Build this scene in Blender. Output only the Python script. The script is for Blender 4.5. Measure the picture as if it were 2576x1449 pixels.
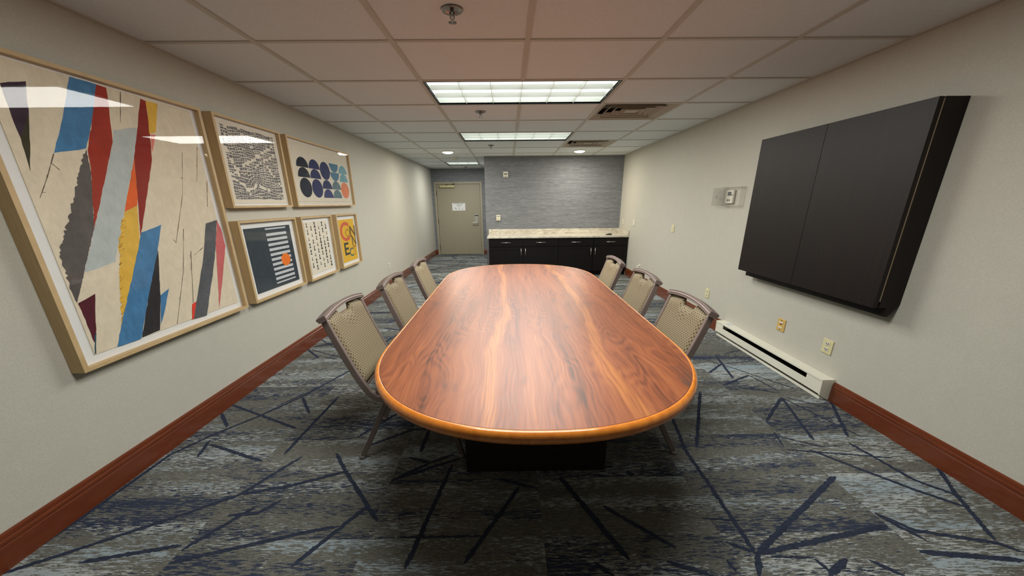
import bpy, bmesh, math, random, json
from mathutils import Vector, Matrix
for o in list(bpy.data.objects): bpy.data.objects.remove(o, do_unlink=True)
SC = bpy.context.scene
COL = SC.collection
random.seed(7)

# ---------------------------------------------------------------- camera
H = 1.4932
cam = bpy.data.cameras.new('camera'); co = bpy.data.objects.new('camera', cam); COL.objects.link(co)
cam.sensor_fit = 'HORIZONTAL'; cam.sensor_width = 36.0
cam.lens = 985.825 / 2576 * 36.0
cam.shift_x = -0.93 / 2576; cam.shift_y = 146.92 / 2576
cam.clip_start = 0.05
_F = Vector((0.00754773, 0.93884488, -0.34425764)); _R = Vector((0.99989213, -0.01142361, -0.00923171)); _U = Vector((0.01259981, 0.34415083, 0.93882983))
co.matrix_world = Matrix(((_R.x, _U.x, -_F.x, 0), (_R.y, _U.y, -_F.y, 0), (_R.z, _U.z, -_F.z, H), (0, 0, 0, 1)))
SC.camera = co
# ---------------------------------------------------------------- world / exposure
w = bpy.data.worlds.new('world'); SC.world = w; w.use_nodes = True
w.node_tree.nodes['Background'].inputs[0].default_value = (0.5, 0.5, 0.5, 1); w.node_tree.nodes['Background'].inputs[1].default_value = 0.0
SC.view_settings.view_transform = 'Standard'; SC.view_settings.look = 'None'; SC.view_settings.gamma = 1.0
SC.view_settings.use_curve_mapping = False
SC.view_settings.exposure = 0.62
P_PANEL, P_DOWN = 46.0, 16.0            # lamp powers (W)
E_PANEL = 1.35                            # glow of the visible diffusers
# ---------------------------------------------------------------- room numbers
XL, XR, YB, XB, YD, ZC = -2.2277, 2.534, 9.2954, -0.4938, 12.4347, 2.4329
YN = -2.6
T = 0.84; GX, GY = -0.7027, 2.9258
def area_lamp(name, x, y, z, sx, sy, power, col, parent, shape='RECTANGLE', spread=math.pi):
    l = bpy.data.lights.new(name, 'AREA'); l.shape = shape; l.size = sx
    if shape in ('RECTANGLE', 'ELLIPSE'): l.size_y = sy
    l.energy = power; l.color = col; l.spread = spread
    o = bpy.data.objects.new(name, l); COL.objects.link(o); o.parent = parent
    o.location = Vector((x, y, z)) - parent.location
    return o

# ================================================================ helpers
def s2l(c):
    return tuple(((v / 255) / 12.92 if v / 255 <= 0.04045 else (((v / 255) + 0.055) / 1.055) ** 2.4) for v in c) + (1,)
class MB:
    def __init__(s): s.v = []; s.f = []; s.m = []; s.sm = []
    def quad(s, a, b, c, d, m=0, sm=False):
        n = len(s.v); s.v += [tuple(a), tuple(b), tuple(c), tuple(d)]; s.f.append((n, n+1, n+2, n+3)); s.m.append(m); s.sm.append(sm)
    def poly(s, pts, m=0, sm=False):
        n = len(s.v); s.v += [tuple(p) for p in pts]; s.f.append(tuple(range(n, n+len(pts)))); s.m.append(m); s.sm.append(sm)
    def box(s, x0, x1, y0, y1, z0, z1, m=0):
        n = len(s.v)
        s.v += [(x0,y0,z0),(x1,y0,z0),(x1,y1,z0),(x0,y1,z0),(x0,y0,z1),(x1,y0,z1),(x1,y1,z1),(x0,y1,z1)]
        for f in ((0,3,2,1),(4,5,6,7),(0,1,5,4),(1,2,6,5),(2,3,7,6),(3,0,4,7)): s.f.append(tuple(n+i for i in f)); s.m.append(m); s.sm.append(False)
    def loft(s, rings, m=0, close=True, cap=True, sm=True, ringclose=False):
        n = len(s.v); k = len(rings[0])
        for r in rings: s.v += [tuple(p) for p in r]
        R = len(rings)
        for i in range(R if ringclose else R-1):
            i2 = (i+1) % R
            for j in range(k if close else k-1):
                j2 = (j+1) % k
                s.f.append((n+i*k+j, n+i*k+j2, n+i2*k+j2, n+i2*k+j)); s.m.append(m); s.sm.append(sm)
        if cap and not ringclose:
            s.f.append(tuple(n+j for j in range(k))[::-1]); s.m.append(m); s.sm.append(False)
            s.f.append(tuple(n+(R-1)*k+j for j in range(k))); s.m.append(m); s.sm.append(False)
    def cyl(s, p0, p1, r0, r1=None, n=20, m=0, sm=True):
        r1 = r0 if r1 is None else r1
        p0, p1 = Vector(p0), Vector(p1); d = (p1-p0).normalized()
        a = d.orthogonal().normalized(); b = d.cross(a)
        s.loft([[p0+(a*math.cos(t)+b*math.sin(t))*r0 for t in [2*math.pi*i/n for i in range(n)]], [p1+(a*math.cos(t)+b*math.sin(t))*r1 for t in [2*math.pi*i/n for i in range(n)]]], m, sm=sm)
    def lathe(s, x, y, prof, n=32, m=0):
        s.loft([[(x+r*math.cos(2*math.pi*i/n), y+r*math.sin(2*math.pi*i/n), z) for i in range(n)] for r, z in prof], m, cap=True)
    def build(s, name, mats, parent=None, bevel=0, seg=2, auto=False, off=None):
        me = bpy.data.meshes.new(name)
        base = parent_loc(parent) if off is None else Vector(off)
        me.from_pydata([tuple(Vector(v)-base) for v in s.v], [], s.f)
        if not isinstance(mats, (list, tuple)): mats = [mats]
        for mt in mats: me.materials.append(mt)
        for p, m, sm in zip(me.polygons, s.m, s.sm): p.material_index = m; p.use_smooth = sm
        bm = bmesh.new(); bm.from_mesh(me)
        bmesh.ops.remove_doubles(bm, verts=bm.verts, dist=1e-6)
        bmesh.ops.recalc_face_normals(bm, faces=bm.faces) if auto else None
        if bevel:
            ed = [e for e in bm.edges if len(e.link_faces) == 2 and e.calc_face_angle(0) > 0.6]
            bmesh.ops.bevel(bm, geom=ed, offset=bevel, segments=seg, profile=0.5, affect='EDGES', clamp_overlap=True)
            for f in bm.faces: f.smooth = False
        bm.to_mesh(me); bm.free(); me.update()
        o = bpy.data.objects.new(name, me); COL.objects.link(o)
        if parent is not None: o.parent = parent
        if off is not None and parent is None: o.location = base
        return o
def parent_loc(p):
    v = Vector((0, 0, 0))
    while p is not None: v += p.location; p = p.parent
    return v
def tag(o, label=None, cat=None, group=None, kind=None):
    if label: o['label'] = label
    if cat: o['category'] = cat
    if group: o['group'] = group
    if kind: o['kind'] = kind
    return o
def thing(name, loc, label, cat, group=None, kind=None):
    o = bpy.data.objects.new(name, None); COL.objects.link(o); o.location = loc; o.empty_display_size = 0.1
    return tag(o, label, cat, group, kind)
def struct(o): o['kind'] = 'structure'; return o
def copy_tree(o, parent=None):
    c = o.copy(); COL.objects.link(c); c.parent = parent
    for ch in [x for x in bpy.data.objects if x.parent == o]: copy_tree(ch, c)
    return c

# ---------------------------------------------------------------- materials
class NT:
    def __init__(s, name):
        s.mat = bpy.data.materials.new(name); s.mat.use_nodes = True; s.t = s.mat.node_tree; s.t.nodes.clear()
        s.out = s.t.nodes.new('ShaderNodeOutputMaterial')
    def n(s, typ, **kw):
        nd = s.t.nodes.new(typ)
        for k, v in kw.items():
            if k.startswith('i_'):
                key = k[2:]; key = int(key) if key.isdigit() else key.replace('_', ' ')
                s.set(nd.inputs[key], v)
            else: setattr(nd, k, v)
        return nd
    def set(s, sock, v):
        if hasattr(v, 'is_output') or isinstance(v, bpy.types.NodeSocket): s.t.links.new(v, sock)
        else: sock.default_value = v
    def math(s, op, a, b=0.0, c=None):
        nd = s.n('ShaderNodeMath', operation=op); s.set(nd.inputs[0], a); s.set(nd.inputs[1], b)
        if c is not None: s.set(nd.inputs[2], c)
        return nd.outputs[0]
    def mapr(s, v, a, b, c=0.0, d=1.0, smooth=True):
        nd = s.n('ShaderNodeMapRange'); nd.interpolation_type = 'SMOOTHSTEP' if smooth else 'LINEAR'
        for i, x in enumerate((v, a, b, c, d)): s.set(nd.inputs[i], x)
        return nd.outputs[0]
    def vec(s, scale=(1,1,1), loc=(0,0,0), rot=(0,0,0), src=None):
        if src is None: src = s.n('ShaderNodeTexCoord').outputs['Object']
        nd = s.n('ShaderNodeMapping'); s.set(nd.inputs[0], src); nd.inputs[1].default_value = loc; nd.inputs[2].default_value = rot; nd.inputs[3].default_value = scale
        return nd.outputs[0]
    def noise(s, vec, scale=1.0, detail=2.0, rough=0.5, dist=0.0):
        nd = s.n('ShaderNodeTexNoise'); s.set(nd.inputs['Vector'], vec); nd.inputs['Scale'].default_value = scale; nd.inputs['Detail'].default_value = detail; nd.inputs['Roughness'].default_value = rough; nd.inputs['Distortion'].default_value = dist
        return nd.outputs[0]
    def ramp(s, f, stops):
        nd = s.n('ShaderNodeValToRGB'); s.set(nd.inputs[0], f); e = nd.color_ramp.elements
        while len(e) < len(stops): e.new(0.5)
        for i, (p, c) in enumerate(stops): e[i].position = p; e[i].color = c
        return nd.outputs[0]
    def mix(s, f, a, b, mode='MIX'):
        nd = s.n('ShaderNodeMix', data_type='RGBA', blend_type=mode); s.set(nd.inputs[0], f); s.set(nd.inputs[6], a); s.set(nd.inputs[7], b)
        return nd.outputs[2]
    def bsdf(s, col, rough=0.5, metal=0.0, spec=0.5, bump=None, bstr=0.2, bdist=0.002, coat=0.0):
        b = s.n('ShaderNodeBsdfPrincipled'); s.set(b.inputs['Base Color'], col); s.set(b.inputs['Roughness'], rough); b.inputs['Metallic'].default_value = metal
        b.inputs['Specular IOR Level'].default_value = spec; b.inputs['Coat Weight'].default_value = coat; b.inputs['Coat Roughness'].default_value = 0.08
        if bump is not None:
            bp = s.n('ShaderNodeBump'); bp.inputs['Strength'].default_value = bstr; bp.inputs['Distance'].default_value = bdist; s.set(bp.inputs['Height'], bump); s.t.links.new(bp.outputs[0], b.inputs['Normal'])
        s.t.links.new(b.outputs[0], s.out.inputs[0]); return s.mat
def plain(name, rgb, rough=0.5, metal=0.0, spec=0.5, var=0.0, vs=30, bstr=0.0):
    t = NT(name); c = s2l(rgb) if max(rgb) > 1 else tuple(rgb) + (1,)
    n = t.noise(t.vec(), vs, 3)
    k = t.mapr(n, 0.3, 0.7, 1-var, 1+var, False)
    cc = t.mix(1.0, c, t.n('ShaderNodeCombineColor', i_0=k, i_1=k, i_2=k).outputs[0], 'MULTIPLY')
    return t.bsdf(cc, rough, metal, spec, n if bstr else None, bstr)
def mat_wall():
    t = NT('wall_vinyl_beige'); v = t.vec()
    a = t.noise(v, 160, 3, 0.6); b = t.noise(v, 9, 2)
    c = t.mix(t.mapr(a, 0.3, 0.7), s2l((185,182,170)), s2l((196,193,181)))
    c = t.mix(t.math('MULTIPLY', t.mapr(b, 0.3, 0.7), 0.25), c, s2l((183,181,169)))
    return t.bsdf(c, 0.62, 0, 0.25, a, 0.35, 0.0015)
def mat_linen():
    t = NT('wall_linen_blue_grey'); v = t.n('ShaderNodeTexCoord').outputs['Object']
    h = t.noise(t.vec((7, 7, 230), src=v), 1, 3, 0.6); ve = t.noise(t.vec((260, 260, 10), src=v), 1, 2, 0.6); big = t.noise(t.vec((2.2, 2.2, 34), src=v), 1, 2)
    f = t.math('ADD', t.math('MULTIPLY', h, 0.66), t.math('MULTIPLY', ve, 0.15)); f = t.math('ADD', f, t.math('MULTIPLY', big, 0.21))
    c = t.ramp(t.mapr(f, 0.38, 0.66, smooth=False), [(0, s2l((94,97,102))), (0.5, s2l((118,121,125))), (1, s2l((146,148,149)))])
    return t.bsdf(c, 0.6, 0, 0.35, f, 0.4, 0.0015)
def mat_ceil():
    t = NT('ceiling_tile_white'); v = t.vec(); a = t.noise(v, 240, 3, 0.6); b = t.noise(v, 60, 2)
    c = t.mix(t.mapr(a, 0.3, 0.72), s2l((212,217,219)), s2l((230,235,237)))
    return t.bsdf(c, 0.85, 0, 0.1, t.math('ADD', a, b), 0.35, 0.002)
def mat_carpet(name, navy=False):
    t = NT(name); g = t.n('ShaderNodeTexCoord').outputs['Object']
    sx = t.n('ShaderNodeSeparateXYZ'); t.set(sx.inputs[0], g); X, Y = sx.outputs[0], sx.outputs[1]
    row = t.math('FLOOR', t.math('DIVIDE', t.math('ADD', Y, 0.66), 0.42))
    colm = t.math('FLOOR', t.math('DIVIDE', t.math('SUBTRACT', X, 0.15), 0.84))
    cv = t.n('ShaderNodeCombineXYZ', i_0=colm, i_1=row, i_2=3.3).outputs[0]
    wn = t.n('ShaderNodeTexWhiteNoise', noise_dimensions='3D'); t.set(wn.inputs['Vector'], cv)
    off = t.n('ShaderNodeVectorMath', operation='MULTIPLY'); t.set(off.inputs[0], wn.outputs['Color']); off.inputs[1].default_value = (37, 53, 29)
    av = t.n('ShaderNodeVectorMath', operation='ADD'); t.set(av.inputs[0], g); t.set(av.inputs[1], off.outputs[0]); P = av.outputs[0]
    d1 = t.noise(t.vec((18, 118, 1), src=P), 1, 4, 0.7); d2 = t.noise(t.vec((20, 130, 1), (5.3, 8.1, 0), src=P), 1, 4, 0.7)
    b1 = t.noise(t.vec((0.9, 7, 1), (2, 2, 0), src=P), 1, 2); b2 = t.noise(t.vec((1.0, 6, 1), (9, 4, 0), src=P), 1, 2)
    d3 = t.noise(t.vec((36, 170, 1), (1.3, 3.1, 0), src=P), 1, 2, 0.6)
    pile = t.noise(t.vec((1, 1, 1), src=g), 420, 2, 0.7)
    tb = t.mapr(wn.outputs['Value'], 0, 1, -0.06, 0.06, False)
    base = t.mix(t.mapr(d3, 0.40, 0.62), s2l((92,92,86)), s2l((115,115,108)))
    base = t.mix(t.math('MULTIPLY', t.mapr(d3, 0.60, 0.68), 0.7), base, s2l((78,80,82)))
    nl = t.math('ADD', d1, t.math('MULTIPLY', t.math('SUBTRACT', b1, 0.5), 0.62)); nl = t.math('ADD', nl, tb)
    ll = t.math('ADD', d2, t.math('MULTIPLY', t.math('SUBTRACT', b2, 0.5), 0.60)); ll = t.math('SUBTRACT', ll, t.math('MULTIPLY', tb, 0.5))
    c = t.mix(t.mapr(ll, 0.545, 0.62), base, t.mix(t.mapr(b1, 0.35, 0.65), s2l((146,160,168)), s2l((174,178,175))))
    c = t.mix(t.mapr(nl, 0.565, 0.61), c, s2l((52,60,78)))
    if navy:
        c = t.mix(t.mapr(d3, 0.3, 0.7), s2l((42,48,63)), s2l((56,63,80)))
    k = t.mapr(pile, 0.3, 0.7, 0.80, 1.16, False)
    c = t.mix(1.0, c, t.n('ShaderNodeCombineColor', i_0=k, i_1=k, i_2=k).outputs[0], 'MULTIPLY')
    return t.bsdf(c, 0.95, 0, 0.05, t.math('ADD', pile, t.math('MULTIPLY', d3, 0.8)), 0.6, 0.004)
def mat_laminate():
    t = NT('table_laminate_walnut'); g = t.n('ShaderNodeTexCoord').outputs['Object']
    warp = t.noise(t.vec((3.0, 1.3, 1), src=g), 1, 2, 0.5)
    sx = t.n('ShaderNodeSeparateXYZ'); t.set(sx.inputs[0], g)
    X = t.math('ADD', sx.outputs[0], t.math('MULTIPLY', t.math('SUBTRACT', warp, 0.5), 0.13))
    pv = t.n('ShaderNodeCombineXYZ', i_0=X, i_1=sx.outputs[1], i_2=0.0).outputs[0]
    bands = t.noise(t.vec((9, 0.35, 1), (3.1, 0, 0), src=pv), 1, 3, 0.6)
    lines = t.noise(t.vec((85, 1.8, 1), src=pv), 1, 3, 0.65)
    fig0 = t.noise(t.vec((4.6, 0.95, 1), (7, 1, 0), src=pv), 1, 2, 0.45)
    fig = t.math('SINE', t.math('MULTIPLY', fig0, 120.0))
    fmask = t.mapr(t.noise(t.vec((3.5, 1.1, 1), (2, 9, 0), src=pv), 1, 1), 0.42, 0.60)
    grain = t.noise(t.vec((330, 9, 1), src=g), 1, 2, 0.6)
    f = t.math('ADD', t.math('MULTIPLY', bands, 0.50), t.math('MULTIPLY', lines, 0.34)); f = t.math('ADD', f, t.math('MULTIPLY', t.math('MULTIPLY', fig, fmask), 0.045)); f = t.math('ADD', f, t.math('MULTIPLY', t.math('SUBTRACT', grain, 0.5), 0.16))
    c = t.ramp(t.mapr(f, 0.27, 0.60, smooth=False), [(0, s2l((74,43,31))), (0.22, s2l((108,59,37))), (0.5, s2l((129,72,43))), (0.75, s2l((140,82,48))), (1, s2l((154,97,56)))])
    kn = t.noise(t.vec((6.5, 2.4, 1), (4, 7, 0), src=pv), 1, 3, 0.55)
    c = t.mix(t.math('MULTIPLY', t.mapr(kn, 0.60, 0.74), t.mapr(fig, -1, 1, 0.35, 0.8)), c, s2l((78,56,48)))
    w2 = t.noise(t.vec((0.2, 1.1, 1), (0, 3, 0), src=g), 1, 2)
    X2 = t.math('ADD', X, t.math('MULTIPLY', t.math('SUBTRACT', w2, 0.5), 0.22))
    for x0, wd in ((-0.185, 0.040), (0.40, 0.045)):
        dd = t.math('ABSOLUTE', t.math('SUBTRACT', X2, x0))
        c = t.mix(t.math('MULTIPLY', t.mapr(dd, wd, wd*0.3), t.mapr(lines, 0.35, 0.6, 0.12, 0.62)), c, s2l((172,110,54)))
    return t.bsdf(c, t.mapr(grain, 0.2, 0.8, 0.36, 0.44), 0, 0.36, grain, 0.05, 0.0005)
def mat_wood(name, cols, scale=(40, 40, 3), rough=0.35, coat=0.0, spec=0.5):
    t = NT(name); g = t.n('ShaderNodeTexCoord').outputs['Object']
    f = t.noise(t.vec(scale, src=g), 1, 3, 0.6, 0.4)
    c = t.ramp(t.mapr(f, 0.3, 0.7, smooth=False), [(0, s2l(cols[0])), (1, s2l(cols[1]))])
    return t.bsdf(c, rough, 0, spec, f, 0.06, 0.0005, coat)
def mat_fabric():
    t = NT('chair_fabric_dotted'); g = t.n('ShaderNodeTexCoord').outputs['Object']
    s = t.n('ShaderNodeSeparateXYZ'); t.set(s.inputs[0], g)
    
    u = t.math('MULTIPLY', s.outputs[1], 2*math.pi/0.0240)
    v = t.math('MULTIPLY', t.math('SUBTRACT', s.outputs[2], t.math('MULTIPLY', s.outputs[0], 0.45)), 2*math.pi/0.0285)
    f = t.math('ADD', t.math('COSINE', u), t.math('COSINE', v)); f2 = t.math('MULTIPLY', t.math('COSINE', u), t.math('COSINE', v))
    dots = t.mapr(f2, 0.18, 0.50)
    weave = t.noise(t.vec((900, 500, 500), src=g), 1, 2)
    c = t.mix(dots, s2l((130,118,92)), s2l((74,61,45)))
    k = t.mapr(weave, 0.3, 0.7, 0.85, 1.15, False)
    c = t.mix(1.0, c, t.n('ShaderNodeCombineColor', i_0=k, i_1=k, i_2=k).outputs[0], 'MULTIPLY')
    return t.bsdf(c, 0.75, 0, 0.35, t.math('SUBTRACT', weave, dots), 0.3, 0.001)
def mat_marble():
    t = NT('counter_marble'); g = t.n('ShaderNodeTexCoord').outputs['Object']
    n1 = t.noise(t.vec((2.2, 5, 6), rot=(0, 0, 0.5), src=g), 1, 5, 0.6, 1.6)
    vein = t.math('ABSOLUTE', t.math('SUBTRACT', n1, 0.5))
    c = t.mix(t.mapr(vein, 0.0, 0.07), s2l((178,170,152)), s2l((214,208,192)))
    n2 = t.noise(t.vec((1.2, 3, 4), src=g), 1, 3, 0.6, 0.8)
    c = t.mix(t.math('MULTIPLY', t.mapr(n2, 0.35, 0.7), 0.5), c, s2l((184,176,160)))
    return t.bsdf(c, 0.25, 0, 0.5)
def mat_glass(name, tint=(1,1,1), base=0.04):
    t = NT(name); lw = t.n('ShaderNodeLayerWeight'); f5 = t.math('POWER', lw.outputs['Facing'], 5.0)
    lw.inputs[0].default_value = 0.5
    fac = t.math('MULTIPLY', t.math('ADD', t.math('MULTIPLY', f5, 1-base), base), 0.38)
    tr = t.n('ShaderNodeBsdfTransparent'); tr.inputs[0].default_value = tuple(tint) + (1,)
    gl = t.n('ShaderNodeBsdfGlossy'); gl.inputs['Roughness'].default_value = 0.015
    m = t.n('ShaderNodeMixShader'); t.set(m.inputs[0], fac); t.t.links.new(tr.outputs[0], m.inputs[1]); t.t.links.new(gl.outputs[0], m.inputs[2]); t.t.links.new(m.outputs[0], t.out.inputs[0])
    return t.mat
def mat_emit(name, rgb, st):
    t = NT(name); e = t.n('ShaderNodeEmission'); e.inputs[0].default_value = tuple(rgb) + (1,); e.inputs[1].default_value = st; t.t.links.new(e.outputs[0], t.out.inputs[0]); return t.mat
def mat_paint(name, rgb, mottle=0.14, rough=0.8):
    t = NT(name); g = t.n('ShaderNodeTexCoord').outputs['Object']
    a = t.noise(t.vec((14,14,14), src=g), 1, 5, 0.65); b = t.noise(t.vec((3,60,22), rot=(0.5,0,0), src=g), 1, 3, 0.6)
    k = t.math('ADD', t.mapr(a, 0.3, 0.7, -mottle, mottle, False), t.mapr(b, 0.35, 0.7, -mottle*0.5, mottle*0.5, False)); k = t.math('ADD', k, 1.0)
    c = t.mix(1.0, s2l(rgb), t.n('ShaderNodeCombineColor', i_0=k, i_1=k, i_2=k).outputs[0], 'MULTIPLY')
    return t.bsdf(c, rough, 0, 0.2)

M = dict(
 wall=mat_wall(), linen=mat_linen(), ceil=mat_ceil(), tee=plain('ceiling_grid_white', (192,188,178), 0.6, var=0.02),
 carpet=mat_carpet('carpet_streaked'), navy=mat_carpet('carpet_navy_yarn', True),
 lam=mat_laminate(), rim=mat_wood('table_rim_maple', ((186,106,36),(206,126,46)), (30,30,30), 0.2, 0.3), seamline=plain('table_seam_dark', (70,35,20), 0.5),
 ped=mat_wood('pedestal_dark', ((22,10,9),(34,16,14)), (60,60,3), 0.5),
 base=mat_wood('baseboard_mahogany', ((98,46,24),(110,54,29)), (5,5,30), 0.24, 0.3),
 oak=mat_wood('frame_oak', ((186,158,114),(200,172,128)), (150,8,8), 0.55), mat=plain('mat_board_white', (226,226,224), 0.8, var=0.01),
 esp=mat_wood('espresso_wood', ((13,8,7),(31,19,15)), (90,90,1.6), 0.48, 0.0, 0.30), espl=plain('unfinished_edge', (170,150,125), 0.6),
 cab=mat_wood('cabinet_black_brown', ((10,7,7),(16,11,10)), (60,60,3), 0.42, 0.0, 0.25), nickel=plain('brushed_nickel', (200,198,192), 0.32, 0.9),
 marble=mat_marble(), chairm=plain('chair_frame_taupe', (124,110,104), 0.38, 0.25, var=0.05, vs=200), fabric=mat_fabric(), foot=plain('chair_foot_grey', (120,120,118), 0.5), under=plain('seat_underside_black', (20,18,18), 0.8),
 door=plain('door_paint_greige', (150,143,122), 0.5, var=0.02), doorf=plain('door_frame_paint', (158,150,130), 0.5, var=0.02), brass=plain('closer_metal', (196,186,140), 0.35, 0.6), dark=plain('dark_metal', (40,38,36), 0.45, 0.5),
 white=plain('white_enamel', (222,220,204), 0.4, var=0.01), ivory=plain('ivory_plastic', (216,208,160), 0.4), almond=plain('almond_plastic', (206,172,96), 0.4), wplas=plain('white_plastic', (214,210,196), 0.45), black=plain('black_slot', (12,12,12), 0.6),
 chrome=plain('sprinkler_metal', (150,148,144), 0.3, 0.9), fixgap=plain('fixture_shadow_gap', (14,14,14), 0.5), refl=plain('louver_white', (240,244,238), 0.35), vent=plain('vent_enamel', (176,164,148), 0.5), ventin=plain('duct_dark', (110,100,90), 0.8),
 panel=mat_emit('light_diffuser_glow', (0.92, 1.0, 0.94), E_PANEL), lens=mat_emit('downlight_lens_glow', (1.0, 0.90, 0.66), 14.0),
 glass=mat_glass('picture_glazing'), clear=mat_glass('clear_plastic', (0.93,0.93,0.92), 0.16), plug=plain('red_jack', (120,50,20), 0.5))
for k, c, mo in (('a_paper',(220,208,184),.07),('a_purple',(62,46,60),.2),('a_olive',(62,58,40),.2),('a_blue',(72,124,168),.16),('a_red',(158,52,36),.1),('a_grey',(92,86,84),.15),('a_pale',(182,190,188),.08),('a_red2',(142,42,34),.1),
   ('a_yellow',(222,178,72),.1),('a_pink',(222,130,116),.1),('a_orange',(226,100,42),.08),('a_black',(50,48,50),.2),('a_maroon',(84,34,44),.15),('a_teal',(48,84,100),.15),('a_grey2',(90,92,96),.18),('a_pink2',(202,106,106),.1),('a_red3',(222,64,48),.1),('a_line',(96,80,66),.2),
   ('a_slate',(58,66,72),.12),('a_stripe',(196,200,204),.08),('a_umb',(232,124,48),.06),('a_cream',(222,214,196),.03),('a_ink',(56,56,60),.08),('a_mapgrey',(112,110,112),.06),
   ('a_sun',(222,176,58),.05),('a_coral',(204,100,74),.04),('a_tan',(176,132,48),.05),('a_brown',(104,84,52),.05),('a_dkgrn',(64,70,62),.05),('a_grn',(80,104,96),.05),
   ('c0',(40,44,56),.05),('c1',(50,56,92),.05),('c2',(60,66,108),.05),('c3',(82,120,142),.06),('c4',(112,156,166),.06),('c5',(98,120,126),.08),('c6',(214,130,92),.08),('a_sheet',(214,206,188),.03)):
    M[k] = mat_paint('paint_' + k.replace('a_', ''), c, mo)

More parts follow.
